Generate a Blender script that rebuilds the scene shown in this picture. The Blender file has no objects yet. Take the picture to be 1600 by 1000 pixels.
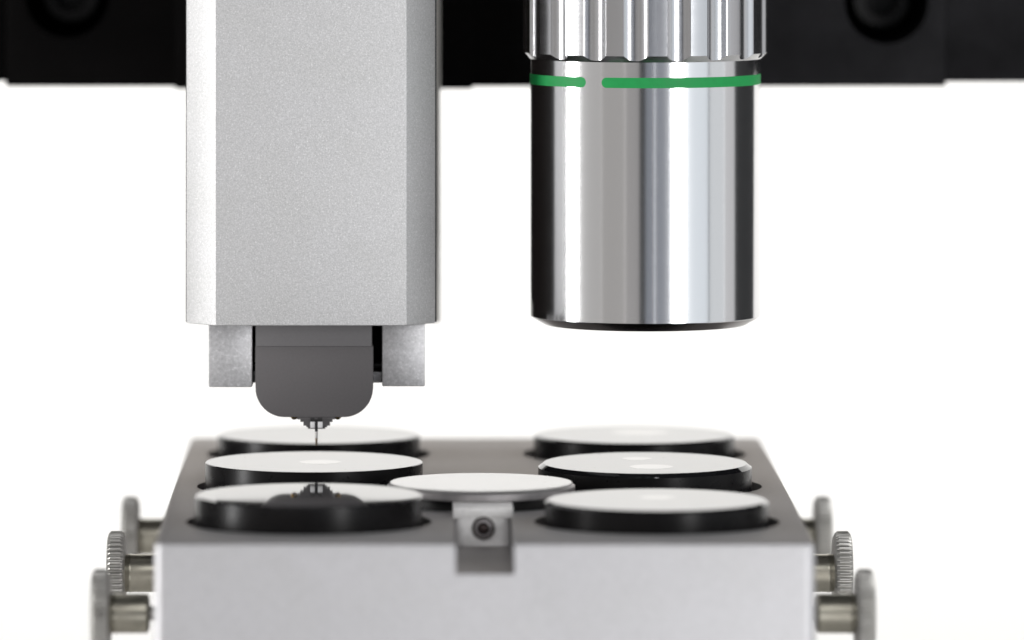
import bpy, bmesh, math, random
from mathutils import Vector, Matrix
random.seed(7)
rad = math.radians
SC = bpy.context.scene
COL = SC.collection

# ------------------------------------------------------------------ camera
# units: 1 = 1 cm.  The top face of the sample holder is z = 0, the camera looks along +Y.
CAM_H = 10.2
cam_d = bpy.data.cameras.new('camera')
cam = bpy.data.objects.new('camera', cam_d)
COL.objects.link(cam)
cam.location = (0, 0, CAM_H)
cam.rotation_euler = (rad(90), 0, 0)
cam_d.sensor_width = 36
cam_d.lens = 10700 / 1600 * 36
cam_d.shift_x = 150 / 1600
cam_d.shift_y = -817 / 1600
cam_d.clip_start = 1
cam_d.clip_end = 600
cam_d.dof.use_dof = True
cam_d.dof.focus_distance = 100.7
cam_d.dof.aperture_fstop = (cam_d.lens / 1000) / 1.85
SC.camera = cam

# ------------------------------------------------------------------ world, exposure, lamps
world = bpy.data.worlds.new('World')
SC.world = world
world.use_nodes = True
bg = world.node_tree.nodes['Background']
bg.inputs[0].default_value = (0.95, 0.97, 1.0, 1)
bg.inputs[1].default_value = 0.045
SC.view_settings.view_transform = 'Standard'
SC.view_settings.look = 'None'
SC.view_settings.exposure = 0
SC.view_settings.gamma = 1
SC.cycles.use_denoising = True
SC.cycles.max_bounces = 8

CENTRE = Vector((1.2, 101.5, 3.0))

def softbox(name, az, dist, w, h, radiance, colour=(1, 1, 1), z=3.0):
    """An area lamp round the table: az = degrees right of the direction to the camera."""
    l = bpy.data.lights.new(name, 'AREA')
    l.shape = 'RECTANGLE'
    l.size, l.size_y = w, h
    l.energy = radiance * math.pi * w * h
    l.color = colour
    o = bpy.data.objects.new(name, l)
    COL.objects.link(o)
    a = rad(az)
    o.location = CENTRE + Vector((math.sin(a) * dist, -math.cos(a) * dist, z - CENTRE.z))
    o.rotation_euler = (CENTRE - o.location).to_track_quat('-Z', 'Y').to_euler()
    return o

softbox('strip_softbox', -79, 90, 15, 70, 25.0)
# a wide warm wall of light on the left, brightest away from the camera
softbox('warm_panel_lamp', -58, 130, 60, 90, 0.50, (1.0, 0.975, 0.955))
softbox('warm_panel_lamp', -33, 130, 58, 90, 0.42, (1.0, 0.965, 0.935))
softbox('warm_panel_lamp', -14, 130, 34, 90, 0.36, (1.0, 0.965, 0.95))
softbox('fill_panel_lamp', 13, 135, 66, 90, 0.27, (0.80, 0.86, 1.0))
softbox('line_lamp', 8.5, 130, 2.2, 80, 1.3)
softbox('cool_panel_lamp', 51, 80, 38, 80, 1.0, (0.89, 0.945, 1.0))
softbox('cool_panel_lamp', 75, 80, 26, 80, 0.82, (0.94, 0.97, 1.0))
softbox('side_panel_lamp', 91, 80, 21, 80, 0.66, (0.99, 0.985, 1.0))
softbox('low_added_fill', 4, 125, 150, 44, 1.6, (0.97, 0.97, 1.0), z=-44)  # added fill standing in for table bounce, brightens the block and probe fronts
softbox('high_front_added_fill', -16, 100, 110, 40, 2.6, (0.98, 0.98, 1.0), z=76)  # added fill from above, reaches the clamp down in its slot
softbox('high_side_added_fill', 106, 70, 50, 30, 3.0, (0.96, 0.98, 1.0), z=40)  # added fill on the right, brightens the knobs and block side
softbox('key_softbox', 32, 125, 23, 80, 14.0)

def backdrop_lamp(name, loc, target, w, h, radiance):
    l = bpy.data.lights.new(name, 'AREA')
    l.shape = 'RECTANGLE'
    l.size, l.size_y = w, h
    l.energy = radiance * math.pi * w * h
    o = bpy.data.objects.new(name, l)
    COL.objects.link(o)
    o.location = loc
    o.rotation_euler = (Vector(target) - Vector(loc)).to_track_quat('-Z', 'Y').to_euler()

backdrop_lamp('backdrop_lamp', (1.5, 128, 36), (1.5, 165, 6), 80, 26, 2.05)
backdrop_lamp('backdrop_side_lamp', (-46, 130, 8), (-30, 165, -6), 16, 40, 2.4)
backdrop_lamp('backdrop_side_lamp', (58, 130, 8), (43, 165, -4), 18, 40, 2.5)

# ------------------------------------------------------------------ materials
def new_mat(name):
    m = bpy.data.materials.new(name)
    m.use_nodes = True
    nt = m.node_tree
    return m, nt, nt.nodes['Principled BSDF']

def simple(name, col, rough, metal=0.0, var=0.0, scale=8.0, ior=1.5, bump=0.0, spec=0.5):
    m, nt, b = new_mat(name)
    b.inputs['Base Color'].default_value = (*col, 1)
    b.inputs['Roughness'].default_value = rough
    b.inputs['Metallic'].default_value = metal
    b.inputs['IOR'].default_value = ior
    b.inputs['Specular IOR Level'].default_value = spec
    if var or bump:
        tc = nt.nodes.new('ShaderNodeTexCoord')
        n = nt.nodes.new('ShaderNodeTexNoise')
        n.inputs['Scale'].default_value = scale
        n.inputs['Detail'].default_value = 4
        nt.links.new(tc.outputs['Object'], n.inputs['Vector'])
        if var:
            r = nt.nodes.new('ShaderNodeValToRGB')
            r.color_ramp.elements[0].position = 0.3
            r.color_ramp.elements[1].position = 0.7
            r.color_ramp.elements[0].color = (*[c * (1 - var) for c in col], 1)
            r.color_ramp.elements[1].color = (*[min(1, c * (1 + var)) for c in col], 1)
            nt.links.new(n.outputs['Fac'], r.inputs['Fac'])
            nt.links.new(r.outputs['Color'], b.inputs['Base Color'])
            mr = nt.nodes.new('ShaderNodeMapRange')
            mr.inputs['To Min'].default_value = max(0.02, rough * 0.85)
            mr.inputs['To Max'].default_value = min(1, rough * 1.15)
            nt.links.new(n.outputs['Fac'], mr.inputs['Value'])
            nt.links.new(mr.outputs['Result'], b.inputs['Roughness'])
        if bump:
            bp = nt.nodes.new('ShaderNodeBump')
            bp.inputs['Strength'].default_value = bump
            bp.inputs['Distance'].default_value = 0.01
            nt.links.new(n.outputs['Fac'], bp.inputs['Height'])
            nt.links.new(bp.outputs['Normal'], b.inputs['Normal'])
    return m

def blasted(name, col, rough, grain=0.22, scale=46.0, bump=0.25, specks=True, blotch=0.025, metal=1.0, edge=(1, 1, 1)):
    """Bead blasted, clear anodised aluminium: fine sparkling grain."""
    m, nt, b = new_mat(name)
    N, L = nt.nodes.new, nt.links.new
    b.inputs['Metallic'].default_value = metal
    b.inputs['Specular Tint'].default_value = (*edge, 1)
    b.inputs['Roughness'].default_value = rough
    tc = N('ShaderNodeTexCoord')
    n1 = N('ShaderNodeTexNoise'); n1.inputs['Scale'].default_value = scale
    n1.inputs['Detail'].default_value = 3; n1.inputs['Roughness'].default_value = 0.75
    n2 = N('ShaderNodeTexNoise'); n2.inputs['Scale'].default_value = 1.3
    L(tc.outputs['Object'], n1.inputs['Vector']); L(tc.outputs['Object'], n2.inputs['Vector'])
    r = N('ShaderNodeValToRGB')
    e = r.color_ramp.elements
    e[0].position = 0.25; e[1].position = 0.62
    e[0].color = (*[c * (1 - grain) for c in col], 1)
    e[1].color = (*[min(1, c * (1 + grain * 0.7)) for c in col], 1)
    if specks:
        s = r.color_ramp.elements.new(0.72)
        s.color = (*[min(1, c * (1 + grain * 2.4)) for c in col], 1)
    L(n1.outputs['Fac'], r.inputs['Fac'])
    mx = N('ShaderNodeMix'); mx.data_type = 'RGBA'; mx.blend_type = 'MULTIPLY'
    mx.inputs['Factor'].default_value = 1
    r2 = N('ShaderNodeValToRGB')
    r2.color_ramp.elements[0].position = 0.3; r2.color_ramp.elements[1].position = 0.7
    r2.color_ramp.elements[0].color = (1 - blotch, 1 - blotch, 1 - blotch * 1.3, 1)
    r2.color_ramp.elements[1].color = (1, 1, 1, 1)
    L(n2.outputs['Fac'], r2.inputs['Fac'])
    L(r.outputs['Color'], mx.inputs['A']); L(r2.outputs['Color'], mx.inputs['B'])
    L(mx.outputs['Result'], b.inputs['Base Color'])
    bp = N('ShaderNodeBump'); bp.inputs['Strength'].default_value = bump
    bp.inputs['Distance'].default_value = 0.012
    L(n1.outputs['Fac'], bp.inputs['Height']); L(bp.outputs['Normal'], b.inputs['Normal'])
    return m

def turned_steel(name, col, rough, aniso, groove=160.0, bump=0.05):
    """Lathe turned steel: very fine grooves round the axis."""
    m, nt, b = new_mat(name)
    N, L = nt.nodes.new, nt.links.new
    b.inputs['Base Color'].default_value = (*col, 1)
    b.inputs['Metallic'].default_value = 1
    b.inputs['Anisotropic'].default_value = aniso
    tg = N('ShaderNodeTangent'); tg.direction_type = 'RADIAL'; tg.axis = 'Z'
    L(tg.outputs['Tangent'], b.inputs['Tangent'])
    tc = N('ShaderNodeTexCoord')
    mp = N('ShaderNodeMapping'); mp.inputs['Scale'].default_value = (0.5, 0.5, groove)
    L(tc.outputs['Object'], mp.inputs['Vector'])
    n = N('ShaderNodeTexNoise'); n.inputs['Scale'].default_value = 1.0; n.inputs['Detail'].default_value = 3
    L(mp.outputs['Vector'], n.inputs['Vector'])
    mr = N('ShaderNodeMapRange')
    mr.inputs['To Min'].default_value = rough * 0.75; mr.inputs['To Max'].default_value = rough * 1.25
    L(n.outputs['Fac'], mr.inputs['Value']); L(mr.outputs['Result'], b.inputs['Roughness'])
    bp = N('ShaderNodeBump'); bp.inputs['Strength'].default_value = bump; bp.inputs['Distance'].default_value = 0.004
    L(n.outputs['Fac'], bp.inputs['Height']); L(bp.outputs['Normal'], b.inputs['Normal'])
    return m

def resin(name, dust, col=(0.006, 0.006, 0.007), ior=1.58, cell=5.5):
    """Black mounting resin, polished; a few dust specks lie on it."""
    m, nt, b = new_mat(name)
    N, L = nt.nodes.new, nt.links.new
    b.inputs['Base Color'].default_value = (*col, 1)
    b.inputs['IOR'].default_value = ior
    tc = N('ShaderNodeTexCoord')
    v = N('ShaderNodeTexVoronoi'); v.inputs['Scale'].default_value = cell
    L(tc.outputs['Object'], v.inputs['Vector'])
    n = N('ShaderNodeTexNoise'); n.inputs['Scale'].default_value = 2.3
    L(tc.outputs['Object'], n.inputs['Vector'])
    thr = N('ShaderNodeMath'); thr.operation = 'LESS_THAN'
    # the speck size follows a slow noise so that most cells carry none
    mr = N('ShaderNodeMapRange')
    mr.inputs['From Min'].default_value = 0.46; mr.inputs['From Max'].default_value = 0.8
    mr.inputs['To Min'].default_value = 0.0; mr.inputs['To Max'].default_value = dust
    L(n.outputs['Fac'], mr.inputs['Value'])
    L(v.outputs['Distance'], thr.inputs[0]); L(mr.outputs['Result'], thr.inputs[1])
    r = N('ShaderNodeMapRange')
    n3 = N('ShaderNodeTexNoise'); n3.inputs['Scale'].default_value = 1.1; n3.inputs['Detail'].default_value = 5
    L(tc.outputs['Object'], n3.inputs['Vector'])
    r.inputs['To Min'].default_value = 0.02; r.inputs['To Max'].default_value = 0.06
    L(n3.outputs['Fac'], r.inputs['Value']); L(r.outputs['Result'], b.inputs['Roughness'])
    d = N('ShaderNodeBsdfDiffuse'); d.inputs['Color'].default_value = (0.16, 0.12, 0.09, 1)
    ms = N('ShaderNodeMixShader')
    L(thr.outputs['Value'], ms.inputs['Fac']); L(b.outputs['BSDF'], ms.inputs[1]); L(d.outputs['BSDF'], ms.inputs[2])
    L(ms.outputs['Shader'], nt.nodes['Material Output'].inputs['Surface'])
    return m

M = {
    'backdrop': simple('white_paper', (0.86, 0.846, 0.822), 0.9, var=0.01, scale=0.2),
    'probe': blasted('blasted_aluminium', (0.53, 0.527, 0.528), 0.64),
    'foot': blasted('blasted_aluminium_foot', (0.55, 0.545, 0.555), 0.55, grain=0.2, scale=22),
    'block': blasted('anodised_block', (0.53, 0.524, 0.534), 0.58, grain=0.07, scale=14, specks=False, edge=(0.60, 0.545, 0.485)),
    'clip': blasted('milled_aluminium', (0.90, 0.885, 0.87), 0.42, grain=0.12, scale=18, metal=0.25),
    'seam': simple('black_gasket', (0.012, 0.011, 0.011), 0.6),
    'pale': simple('cream_enamel', (0.62, 0.60, 0.55), 0.4),
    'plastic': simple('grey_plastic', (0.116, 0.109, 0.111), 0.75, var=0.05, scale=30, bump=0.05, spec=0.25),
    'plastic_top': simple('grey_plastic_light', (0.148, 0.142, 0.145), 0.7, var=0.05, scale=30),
    'dark': simple('dark_anodised', (0.02, 0.019, 0.019), 0.45, var=0.15, scale=3, bump=0.05),
    'frame': simple('black_anodised', (0.0022, 0.0019, 0.0019), 0.6, var=0.2, scale=1.5, spec=0.04),
    'frame_grey': simple('black_anodised_lighter', (0.012, 0.0117, 0.0128), 0.6, var=0.35, scale=0.9, spec=0.05),  # lighter grey tone for the right beam and end block
    'bolt': simple('blackened_steel', (0.006, 0.0055, 0.0055), 0.4, spec=0.2),
    'steel': turned_steel('turned_steel', (0.70, 0.70, 0.705), 0.13, 0.15, bump=0.02),
    'screw': simple('dark_screw_steel', (0.05, 0.035, 0.033), 0.22, metal=0.6),
    'bezel': simple('dark_brown_steel', (0.10, 0.085, 0.08), 0.22, metal=1.0, var=0.1, scale=6),  # darker, browner tone than the barrel steel
    'grip_steel': turned_steel('milled_steel', (0.52, 0.52, 0.53), 0.20, 0.0, groove=60),
    'green': simple('green_enamel', (0.010, 0.25, 0.06), 0.55, var=0.05, scale=10, spec=0.25),
    'resin': resin('black_resin', 0.075),
    'resin_dusty': resin('black_resin_dusty', 0.16),
    'resin_side': simple('black_resin_side', (0.006, 0.0055, 0.0058), 0.28, var=0.1, scale=4, spec=0.13),
    'carriage': simple('matt_black', (0.016, 0.013, 0.012), 0.9, spec=0.05),
    'sample': simple('polished_metal', (0.27, 0.262, 0.255), 0.10, metal=1.0, var=0.03, scale=6),
    'white': resin('white_ceramic', 0.14, (0.40, 0.39, 0.38), 1.5, 4.5),
    'stub_side': simple('stub_side', (0.42, 0.40, 0.40), 0.45, metal=1.0, var=0.06, scale=9),
    'nickel': simple('nickel_plate', (0.44, 0.43, 0.405), 0.42, metal=1.0, var=0.08, scale=5),
    'brass': simple('aged_brass', (0.43, 0.41, 0.34), 0.33, metal=1.0, var=0.10, scale=4),
    'gold': simple('gold_contact', (0.55, 0.33, 0.08), 0.3, metal=1.0),
    'pad': simple('white_pad', (0.75, 0.74, 0.74), 0.5),
    'needle': simple('needle_steel', (0.42, 0.41, 0.40), 0.55, metal=1.0),
    'tip': simple('bronze_tip', (0.26, 0.21, 0.165), 0.4, metal=1.0),
}

# ------------------------------------------------------------------ mesh helpers
def obj(name, bm, mat, parent=None, smooth=True, angle=32):
    bmesh.ops.recalc_face_normals(bm, faces=bm.faces)
    me = bpy.data.meshes.new(name)
    bm.to_mesh(me); bm.free()
    mats = mat if isinstance(mat, (list, tuple)) else [mat]
    for m in mats:
        me.materials.append(M[m])
    if smooth:
        me.polygons.foreach_set('use_smooth', [True] * len(me.polygons))
        me.set_sharp_from_angle(angle=rad(angle))
    o = bpy.data.objects.new(name, me)
    COL.objects.link(o)
    if parent is not None:
        o.parent = parent
        o.matrix_parent_inverse = Matrix.Identity(4)
    return o

def empty(name, loc):
    o = bpy.data.objects.new(name, None)
    o.empty_display_size = 0.3
    COL.objects.link(o)
    o.location = loc
    return o

def tag(o, label=None, cat=None, group=None, kind=None):
    if label: o['label'] = label
    if cat: o['category'] = cat
    if group: o['group'] = group
    if kind: o['kind'] = kind
    return o

def box_bm(x0, x1, y0, y1, z0, z1, bevel=0.0, seg=2, bm=None):
    bm2 = bmesh.new()
    bmesh.ops.create_cube(bm2, size=1)
    for v in bm2.verts:
        v.co = Vector((x0 + (v.co.x + .5) * (x1 - x0), y0 + (v.co.y + .5) * (y1 - y0), z0 + (v.co.z + .5) * (z1 - z0)))
    if bevel:
        bmesh.ops.bevel(bm2, geom=list(bm2.edges), offset=bevel, segments=seg, profile=0.5, affect='EDGES')
    if bm is None:
        return bm2
    me = bpy.data.meshes.new('tmp'); bm2.to_mesh(me); bm2.free(); bm.from_mesh(me); bpy.data.meshes.remove(me)
    return bm

def lathe_bm(profile, n=96, axis='Z', at=(0, 0, 0), bm=None, cap=True):
    """profile: (radius, height) pairs along the axis, both ends capped."""
    bm = bm or bmesh.new()
    rings = []
    for r, h in profile:
        ring = []
        for i in range(n):
            a = 2 * math.pi * i / n
            u, v = r * math.cos(a), r * math.sin(a)
            c = {'Z': (u, v, h), 'X': (h, u, v), 'Y': (u, h, v)}[axis]
            ring.append(bm.verts.new(Vector(c) + Vector(at)))
        rings.append(ring)
    for a, b in zip(rings, rings[1:]):
        for i in range(n):
            bm.faces.new((a[i], a[(i + 1) % n], b[(i + 1) % n], b[i]))
    if cap:
        bm.faces.new(rings[0]); bm.faces.new(rings[-1])
    return bm

def prism_bm(outline, axis, a0, a1, bevel=0.0, seg=2):
    """outline of (u, v) pairs; axis 'Y': u=x v=z, axis 'Z': u=x v=y, extruded from a0 to a1."""
    bm = bmesh.new()
    def p(u, v, a):
        return (u, a, v) if axis == 'Y' else (u, v, a)
    A = [bm.verts.new(p(u, v, a0)) for u, v in outline]
    B = [bm.verts.new(p(u, v, a1)) for u, v in outline]
    n = len(A)
    bm.faces.new(A); bm.faces.new(B)
    for i in range(n):
        bm.faces.new((A[i], A[(i + 1) % n], B[(i + 1) % n], B[i]))
    if bevel:
        bmesh.ops.recalc_face_normals(bm, faces=bm.faces)
        es = [e for e in bm.edges if e.calc_face_angle(0) > rad(25)]
        bmesh.ops.bevel(bm, geom=es, offset=bevel, segments=seg, profile=0.5, affect='EDGES')
    return bm

def carve(o, cutters):
    """Subtract the cutter meshes from o and keep the result as o's own mesh."""
    tmp = []
    for bm in cutters:
        bmesh.ops.recalc_face_normals(bm, faces=bm.faces)
        me = bpy.data.meshes.new('cut'); bm.to_mesh(me); bm.free()
        c = bpy.data.objects.new('cut', me); COL.objects.link(c)
        md = o.modifiers.new('cut', 'BOOLEAN'); md.operation = 'DIFFERENCE'; md.object = c; md.solver = 'EXACT'
        c.parent = o.parent
        tmp.append(c)
    bpy.context.view_layer.update()
    dg = bpy.context.evaluated_depsgraph_get()
    me = bpy.data.meshes.new_from_object(o.evaluated_get(dg))
    old = o.data
    o.modifiers.clear()
    o.data = me
    me.name = o.name
    bpy.data.meshes.remove(old)
    for c in tmp:
        m = c.data
        bpy.data.objects.remove(c); bpy.data.meshes.remove(m)
    me.polygons.foreach_set('use_smooth', [True] * len(me.polygons))
    me.set_sharp_from_angle(angle=rad(30))

# ------------------------------------------------------------------ setting: white paper sweep
bm = bmesh.new()
TABLE = -9.0
prof = [(88, TABLE), (146, TABLE)]
for i in range(1, 17):
    a = rad(90 * i / 16)
    prof.append((146 + 18 * math.sin(a), TABLE + 18 - 18 * math.cos(a)))
prof.append((164, 50))
cols = [-46, -20, 1, 22, 49, 59]
grid = [[bm.verts.new((x, y, z)) for x in cols] for y, z in prof]
for a, b in zip(grid, grid[1:]):
    for i in range(len(cols) - 1):
        bm.faces.new((a[i], a[i + 1], b[i + 1], b[i]))
bd = obj('backdrop', bm, 'backdrop', angle=60)
tag(bd, 'plain white paper sweep behind the instrument', kind='structure')

# ------------------------------------------------------------------ sample holder
COL_L, COL_R, MID = -1.51, 3.39, 0.94
ROWS = [96.4, 101.4, 106.4]
BX0, BX1, BY0, BY1 = -3.58, 5.46, 93.5, 109.0
HOLE_R = 1.73
holder = empty('sample_holder', (MID, 101.2, TABLE))
tag(holder, 'wide silver aluminium block with round pockets for black mounts and knurled screws on both sides', 'sample holder')
HO = holder.location
def hx(x): return x - HO.x
def hy(y): return y - HO.y
def hz(z): return z - HO.z
bm = box_bm(hx(BX0), hx(BX1), hy(BY0), hy(BY1), 0, hz(0))
bmesh.ops.bevel(bm, geom=[e for e in bm.edges if abs(e.verts[0].co.z - e.verts[1].co.z) > 1], offset=0.15, segments=5, profile=0.5, affect='EDGES')
bmesh.ops.bevel(bm, geom=[e for e in bm.edges if min(v.co.z for v in e.verts) > hz(-0.01)], offset=0.035, segments=2, profile=0.5, affect='EDGES')
body = obj('body', bm, 'block', holder)
cut = []
for cx in (COL_L, COL_R):
    for y in ROWS:
        cut.append(lathe_bm([(HOLE_R, hz(-1.3)), (HOLE_R, hz(0.4))], 96, at=(hx(cx), hy(y), 0)))
SLOT0, SLOT1, SLOT_Z = 0.54, 1.345, -0.415
cut.append(box_bm(hx(SLOT0), hx(SLOT1), hy(BY0 - 1), hy(98.9), hz(SLOT_Z), hz(0.5)))
STUB_Y, STUB_R = 99.05, 1.315
cut.append(lathe_bm([(1.33, hz(-0.9)), (1.33, hz(0.4))], 96, at=(hx(MID), hy(STUB_Y), 0)))
carve(body, cut)

# clamp in the front slot: lip above, block with rounded corners below, socket screw
ol = []
cx0, cx1, cy0, cy1, rr = 0.545, 1.34, 97.0, 98.2, 0.16
for (qx, qy, a0) in ((cx1 - rr, cy1 - .01, 0), (cx0 + rr, cy1 - .01, 90), (cx0 + rr, cy0 + rr, 180), (cx1 - rr, cy0 + rr, 270)):
    if a0 in (0, 90):
        ol.append((hx(cx1 if a0 == 0 else cx0), hy(qy)))
        continue
    for k in range(9):
        a = rad(a0 + 90 * k / 8)
        ol.append((hx(qx + rr * math.cos(a)), hy(qy + rr * math.sin(a))))
clamp = obj('clamp', prism_bm(ol, 'Z', hz(SLOT_Z + 0.005), hz(-0.02)), 'clip', holder)
obj('lip', box_bm(hx(0.525), hx(1.375), hy(97.0), hy(98.2), hz(-0.018), hz(0.135), 0.012), 'clip', clamp)
SX, SZ = hx(0.955), hz(-0.155)
obj('screw_collar', lathe_bm([(0.122, hy(97.02)), (0.122, hy(96.985)), (0.130, hy(96.96)), (0.158, hy(96.96)), (0.163, hy(96.975)), (0.163, hy(97.02))], 48, 'Y', (SX, 0, SZ)), 'bezel', clamp)
obj('screw_ring', lathe_bm([(0.088, hy(97.01)), (0.088, hy(96.95)), (0.093, hy(96.945)), (0.121, hy(96.95)), (0.121, hy(97.01))], 48, 'Y', (SX, 0, SZ)), 'stub_side', clamp)
obj('screw_tip', lathe_bm([(0.0875, hy(97.0)), (0.0875, hy(96.95)), (0.078, hy(96.925)), (0.058, hy(96.90)), (0.03, hy(96.885)), (0.004, hy(96.88))], 32, 'Y', (SX, 0, SZ)), 'screw', clamp)

# knurled thumbscrews, three on each side
def wheel_bm(r, x0, x1, teeth=46):
    bm = bmesh.new()
    w = x1 - x0
    n = teeth * 6
    prof = [(0.86, 0.0, 0), (0.95, 0.10, .3), (1.0, 0.24, 1), (1.0, 0.80, 1), (0.95, 0.93, .3), (0.86, 1.0, 0)]
    rings = []
    for k, u, t in prof:
        ring = []
        for i in range(n):
            a = 2 * math.pi * i / n
            ph = (i % 6)
            d = (0, 0, -0.25, -1, -1, -0.25)[ph] * 0.038 * t
            q = r * k + d
            ring.append(bm.verts.new((x0 + w * u, q * math.cos(a), q * math.sin(a))))
        rings.append(ring)
    for a, b in zip(rings, rings[1:]):
        for i in range(n):
            bm.faces.new((a[i], a[(i + 1) % n], b[(i + 1) % n], b[i]))
    bm.faces.new(rings[0]); bm.faces.new(rings[-1])
    return bm
def thumbscrew():
    # local: block face at x = 0, screw points to +x out of the block
    s = obj('thumbscrew', lathe_bm([(0.22, 0.17), (0.265, 0.19), (0.28, 0.21), (0.28, 0.62), (0.285, 0.63), (0.285, 0.66), (0.28, 0.67), (0.28, 0.80)], 64, 'X'), 'brass', holder)
    obj('knurled_wheel', wheel_bm(0.62, 0.72, 0.985), 'nickel', s)
    obj('shank', lathe_bm([(0.10, -0.2), (0.10, 0.175)], 32, 'X'), 'nickel', s)
    return s
proto = thumbscrew()
first = True
for side in (1, -1):
    for y in ROWS:
        if first:
            s = proto; first = False
        else:
            s = proto.copy(); COL.objects.link(s); s.parent = holder
            for ch in list(proto.children):
                c = ch.copy(); COL.objects.link(c); c.parent = s
        s.location = (hx(BX1 if side == 1 else BX0), hy(y), hz(-1.29))
        s.rotation_euler = (rad(random.uniform(0, 8)), 0, 0 if side == 1 else math.pi)

# ------------------------------------------------------------------ black resin mounts
def mount(cx, y, top, r, cham, label, spots, mat='resin', tilt=0.0):
    root = empty('sample_mount', (cx, y, -1.29))
    tag(root, label, 'sample mount', 'black sample mounts in the holder pockets')
    t = top + 1.29
    obj('resin_body', lathe_bm([(r + cham - 0.03, 0), (r + cham, 0.03), (r + cham, t - cham * 0.85), (r + 0.008, t - 0.012), (r - 0.004, t)], 144), [mat, 'resin_side'], root, angle=20)
    me = root.children[0].data
    for p in me.polygons:
        p.material_index = 0 if p.normal.z > 0.3 else 1
    for (dx, dy, sr) in spots:
        obj('sample', lathe_bm([(sr, -0.05), (sr, 0.0008)], 40, at=(dx, dy, t)), 'sample', root)
    root.rotation_euler = (rad(tilt), 0, 0)
    return root
mount(COL_L, ROWS[0], 0.38, 1.58, 0.02, 'front left black mount mirroring the dark stylus cartridge in its polished top', [], 'resin', tilt=0.2)
mount(COL_R, ROWS[0], 0.31, 1.535, 0.04, 'front right black mount, a small pale spot in its light top', [(0.02, 0.3, 0.26)], 'resin')
mount(COL_L, ROWS[1], 0.36, 1.60, 0.01, 'black mount straight under the needle tip, one bright oval in its top', [(0.09, -0.05, 0.31)], 'resin_dusty')
mount(COL_R, ROWS[1], 0.345, 1.51, 0.07, 'black mount with two bright ovals in its top, behind the front right mount', [(-0.10, 0.58, 0.22), (0.075, -0.55, 0.32)], 'resin_dusty', tilt=0.5)
mount(COL_L, ROWS[2], 0.30, 1.55, 0.02, 'blurred rear left black mount behind the needle', [], 'resin')
mount(COL_R, ROWS[2], 0.30, 1.53, 0.03, 'blurred rear right black mount with a wide pale spot', [(0.1, 0.3, 0.45)], 'resin')

# ------------------------------------------------------------------ white reference disc in the middle
stub = empty('reference_disc', (MID, STUB_Y, -0.9))
tag(stub, 'white topped round disc in the middle of the block between the four nearer mounts', 'disc')
T = 0.295 + 0.9
obj('top_face', lathe_bm([(STUB_R, T - 0.02), (STUB_R, T - 0.004), (STUB_R - 0.004, T)], 128), 'white', stub, angle=20)
obj('flange', lathe_bm([(STUB_R + 0.03, T - 0.15), (STUB_R + 0.045, T - 0.145), (STUB_R + 0.045, T - 0.05), (STUB_R + 0.005, T - 0.0205)], 128), 'stub_side', stub, angle=20)
obj('stem', lathe_bm([(1.14, 0), (1.14, T - 0.151)], 96), 'dark', stub)

# ------------------------------------------------------------------ stylus probe head
probe = empty('stylus_probe', (-1.55, 103, 2.388))
tag(probe, 'silver bead blasted probe head with chamfered corners holding a grey cartridge with a needle', 'probe')
PO = probe.location
def P(bmf, name, mat, par=None, **k):
    """Build in world coordinates, then move the mesh into the probe's frame."""
    bmesh.ops.translate(bmf, verts=bmf.verts, vec=-PO)
    return obj(name, bmf, mat, par or probe, **k)
ZB, ZT = 2.388, 13.0
XL0, XL1, XR1, XR0 = -3.41, -2.96, -0.142, 0.283
YF, YC = 101.2, 101.70
YB = 101.78
P(prism_bm([(XL0, YC), (XL1, YF), (XR1, YF), (XR0, YC), (XR0, YB), (XL0, YB)], 'Z', ZB, ZT, 0.012, 2), 'front_cover', 'probe', angle=20)
P(box_bm(XL0 - 0.012, XR0 + 0.022, YB, 102.0, ZB + 0.012, ZT), 'seam', 'seam')
P(box_bm(XL0 + 0.05, XR0 - 0.01, 102.0, 107.88, ZB, ZT, 0.03), 'rear_housing', 'carriage')
P(box_bm(XL0 + 0.12, XR0 + 0.095, 106.6, 106.9, 2.02, ZT, 0.03), 'cover_plate', 'pale')
FY = 101.8
FZ = 1.428
def fx(x): return (x - 650) / (10700 / FY)
P(box_bm(fx(326), fx(394.5), FY, FY + 0.6, FZ, ZB, 0.02), 'foot', 'foot')
P(box_bm(fx(597), fx(664), FY, FY + 0.6, FZ + .012, ZB, 0.02), 'foot', 'foot')
# crossbar and guide rod between the feet, matt black carriage behind
P(box_bm(fx(394.8), fx(596.7), FY + 0.35, FY + 0.6, FZ + 0.04, FZ + 0.2, 0.01), 'crossbar', 'foot')
P(lathe_bm([(0.045, fx(394.9)), (0.045, fx(596.6))], 24, 'X', (0, FY + 0.3, FZ + 0.30)), 'guide_rod', 'bolt')
P(box_bm(fx(328), fx(661), FY + 0.602, 105.3, FZ + 0.015, ZB - 0.002, 0), 'carriage', 'carriage')

# cartridge: rounded lower corners
CY = 101.70
S = 10700 / CY
def kx(x): return (x - 650) / S
def kz(y): return CAM_H - (y + 317) / S
x0, x1, zb, zt, r = kx(399), kx(583), kz(652), kz(541), 46 / S
ol = [(x0, zt), (x0, zb + r)]
for k in range(1, 13):
    a = rad(180 + 90 * k / 12); ol.append((x0 + r + r * math.cos(a), zb + r + r * math.sin(a)))
for k in range(0, 13):
    a = rad(270 + 90 * k / 12); ol.append((x1 - r + r * math.cos(a), zb + r + r * math.sin(a)))
ol.append((x1, zt))
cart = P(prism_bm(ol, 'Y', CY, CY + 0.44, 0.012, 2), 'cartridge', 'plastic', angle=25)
P(box_bm(x0 + 0.004, x1 - 0.02, CY + 0.008, CY + 0.43, zt + 0.001, ZB + 0.3, 0.003), 'cartridge_neck', 'plastic_top')
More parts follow.
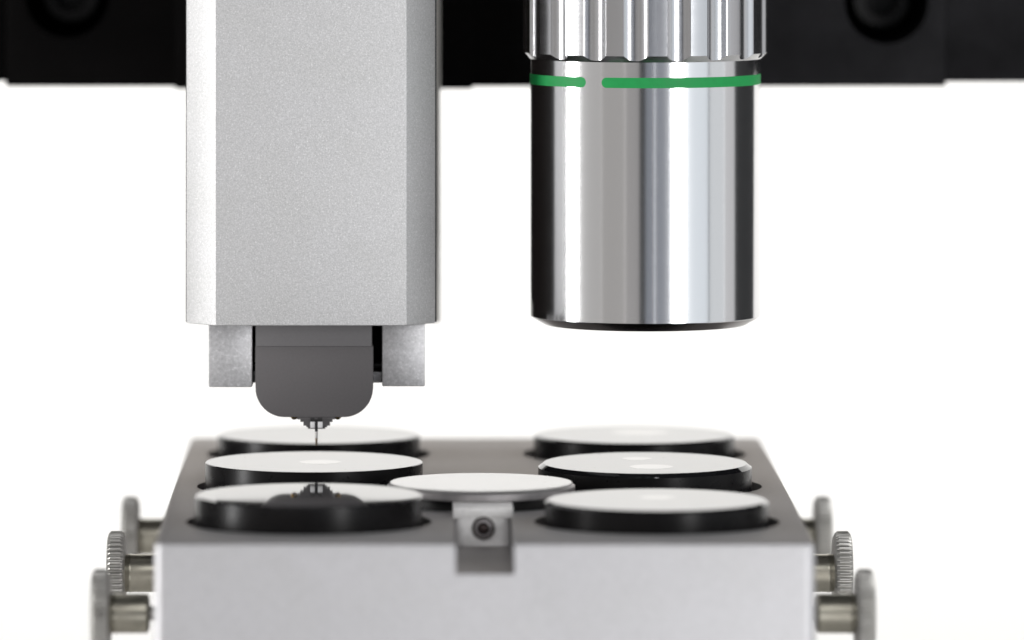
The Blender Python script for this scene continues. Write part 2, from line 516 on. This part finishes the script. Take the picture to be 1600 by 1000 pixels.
# stepped stylus mount, contacts and needle
nx = 494.3
def stepped():
    bm = bmesh.new()
    for (a, b, ya, yb, d) in ((464.5, 523.5, 651, 655.6, 0.02), (469.0, 519.5, 655.6, 659.8, 0.04), (474, 515.5, 659.8, 665.6, 0.06), (478.5, 511, 665.6, 668.2, 0.08), (481, 508, 668.2, 671, 0.1)):
        box_bm(kx(a), kx(b), CY + d, CY + 0.26 - d, kz(yb), kz(ya), 0, bm=bm)
    return bm
st = P(stepped(), 'stylus_mount', 'plastic', cart)
for a, b in ((453.5, 466), (521, 533.5)):
    bm = bmesh.new()
    m_, h_ = (kx(a) + kx(b)) / 2, (kx(b) - kx(a)) / 2
    bmesh.ops.create_uvsphere(bm, u_segments=20, v_segments=12, radius=1)
    for v in bm.verts:
        v.co = Vector((m_ + v.co.x * h_, CY + 0.16 + v.co.y * 0.1, kz(651.5) + v.co.z * 0.055))
    P(bm, 'contact', 'gold', cart)
for a, b in ((484.8, 491.8), (496.6, 504)):
    P(box_bm(kx(a), kx(b), CY + 0.0, CY + 0.2, kz(668.6), kz(659.2), 0.004), 'pad', 'pad', cart)
    P(box_bm(kx(a + .6), kx(b - .6), CY + 0.0, CY + 0.2, kz(658.4), kz(652.8), 0.003), 'window', 'seam', cart)
P(box_bm(kx(491.9), kx(496.5), CY + 0.03, CY + 0.09, kz(674.6), kz(656), 0), 'needle_collar', 'dark', cart)
P(lathe_bm([(0.021, kz(685)), (0.021, kz(674))], 20, 'Z', (kx(494.3), CY + 0.06, 0)), 'needle', 'needle', cart)
P(lathe_bm([(0.006, kz(697.5)), (0.013, kz(696)), (0.02, kz(685.2))], 20, 'Z', (kx(494.3), CY + 0.06, 0)), 'needle_tip', 'tip', cart)

# ------------------------------------------------------------------ microscope objective
OX, OY = 3.423, 102.3
objv = empty('microscope_objective', (OX, OY, 2.32))
tag(objv, 'polished steel microscope objective with a fluted grip and a green ring', 'objective')
oz = 2.32
RB = 1.722
obj('bezel', lathe_bm([(1.2, 2.333 - oz), (1.495, 2.333 - oz), (1.51, 2.339 - oz), (RB - 0.014, 2.452 - oz)], 192), 'bezel', objv, angle=24)
obj('barrel', lathe_bm([(RB - 0.013, 2.4525 - oz), (RB, 2.464 - oz), (RB, 6.34 - oz)], 256), 'steel', objv, angle=24)
# fluted grip
RG, FLUTES, DEPTH = 1.822, 18, 0.078
per = 24
n = FLUTES * per
bm = bmesh.new()
r_in, zbot = 1.70, 6.30 - oz
prof_r = []
for i in range(n):
    u = (i % per) / per
    w = 0.56
    if u < w:
        c = (u / w - .5) * 2
        prof_r.append(RG - DEPTH * (1 - abs(c) ** 2.4))
    else:
        prof_r.append(RG)
levels = [[], [], [], []]
for i in range(n):
    a = rad(-90 + 13.7 - 0.56 * 10 + 360 * i / n)
    ca, sa = math.cos(a), math.sin(a)
    r = prof_r[i]
    zc = zbot + max(0.02, (r - RB) * 0.95)
    for lv, (q, z) in enumerate(((r_in, zbot), (RB + 0.004, zbot), (r, zc), (r, 13 - oz))):
        levels[lv].append(bm.verts.new((q * ca, q * sa, z)))
for a, b in zip(levels, levels[1:]):
    for i in range(n):
        bm.faces.new((a[i], a[(i + 1) % n], b[(i + 1) % n], b[i]))
bm.faces.new(levels[0]); bm.faces.new(levels[-1])
obj('grip', bm, 'grip_steel', objv, angle=22)
# green ring with a rounded gap
bm = bmesh.new()
zr0, zr1 = 5.924 - oz, 6.076 - oz
zm, hh = (zr0 + zr1) / 2, (zr1 - zr0) / 2
R1, R0 = RB + 0.002, RB - 0.01
a_start, a_end = -23.7, 360 - 32.4     # degrees from the camera side, towards +x
da = math.degrees(hh / R1)
angs = [a_start + da * (1 - math.cos(rad(90 * k / 10))) for k in range(0, 11)]
angs += [a_start + da + (a_end - a_start - 2 * da) * k / 200 for k in range(1, 200)]
angs += [a_end - da * (1 - math.cos(rad(90 * k / 10))) for k in range(10, -1, -1)]
rows = []
for a in angs:
    e = min(a - a_start, a_end - a)
    h = hh if e >= da else hh * math.sqrt(max(0.0004, 1 - (1 - e / da) ** 2))
    s_, c_ = math.sin(rad(a)), -math.cos(rad(a))
    rows.append([bm.verts.new((q * s_, q * c_, z)) for q, z in ((R0, zm - h), (R1, zm - h), (R1, zm + h), (R0, zm + h))])
for p, q in zip(rows, rows[1:]):
    for i in range(4):
        bm.faces.new((p[i], p[(i + 1) % 4], q[(i + 1) % 4], q[i]))
bm.faces.new(rows[0]); bm.faces.new(rows[-1])
obj('green_ring', bm, 'green', objv)

# ------------------------------------------------------------------ black instrument frame
FYB = 108.0
frame = empty('instrument_frame', (1.5, FYB, 5.68))
tag(frame, 'black anodised crossbeam with socket bolts behind the probe and the objective', 'crossbeam')
FO = frame.location
SF = 10700 / FYB
def bx(x): return (x - 650) / SF
def bz(y): return CAM_H - (y + 317) / SF
def F(bmf, name, mat, par=None, **k):
    bmesh.ops.translate(bmf, verts=bmf.verts, vec=-FO)
    return obj(name, bmf, mat, par or frame, **k)
BOLTS = ((105, -6), (1385, 3))
beams = [F(box_bm(bx(9), bx(1009.8), FYB, FYB + 2.5, bz(135), 13, 0.02), 'beam', 'frame'),
         F(box_bm(bx(1010.2), bx(1478), FYB, FYB + 2.5, bz(135), 13, 0.02), 'beam', 'frame_grey')]
def boltcut(x, y):
    b = lathe_bm([(0.66, FYB - 0.5), (0.66, FYB + 2.0)], 64, 'Y', (bx(x), 0, bz(y)))
    bmesh.ops.translate(b, verts=b.verts, vec=-FO)
    return b
for b_, q in zip(beams, BOLTS):
    carve(b_, [boltcut(*q)])
F(box_bm(bx(-700), bx(8.6), FYB + 0.05, FYB + 2.5, bz(127), 13, 0.02), 'end_block', 'frame')
F(box_bm(bx(1478.4), bx(2300), FYB + 0.05, FYB + 2.5, bz(128), 13, 0.02), 'end_block', 'frame_grey')
F(box_bm(bx(274), bx(738), FYB - 0.1, FYB - 0.003, bz(138.5), 13, 0.01), 'mounting_plate', 'frame')
for x, y in BOLTS:
    F(lathe_bm([(0.47, FYB + 1.99), (0.47, FYB + 1.25), (0.43, FYB + 1.2), (0.27, FYB + 1.2), (0.26, FYB + 1.22), (0.26, FYB + 1.6)], 48, 'Y', (bx(x), 0, bz(y))), 'bolt_head', 'bolt')
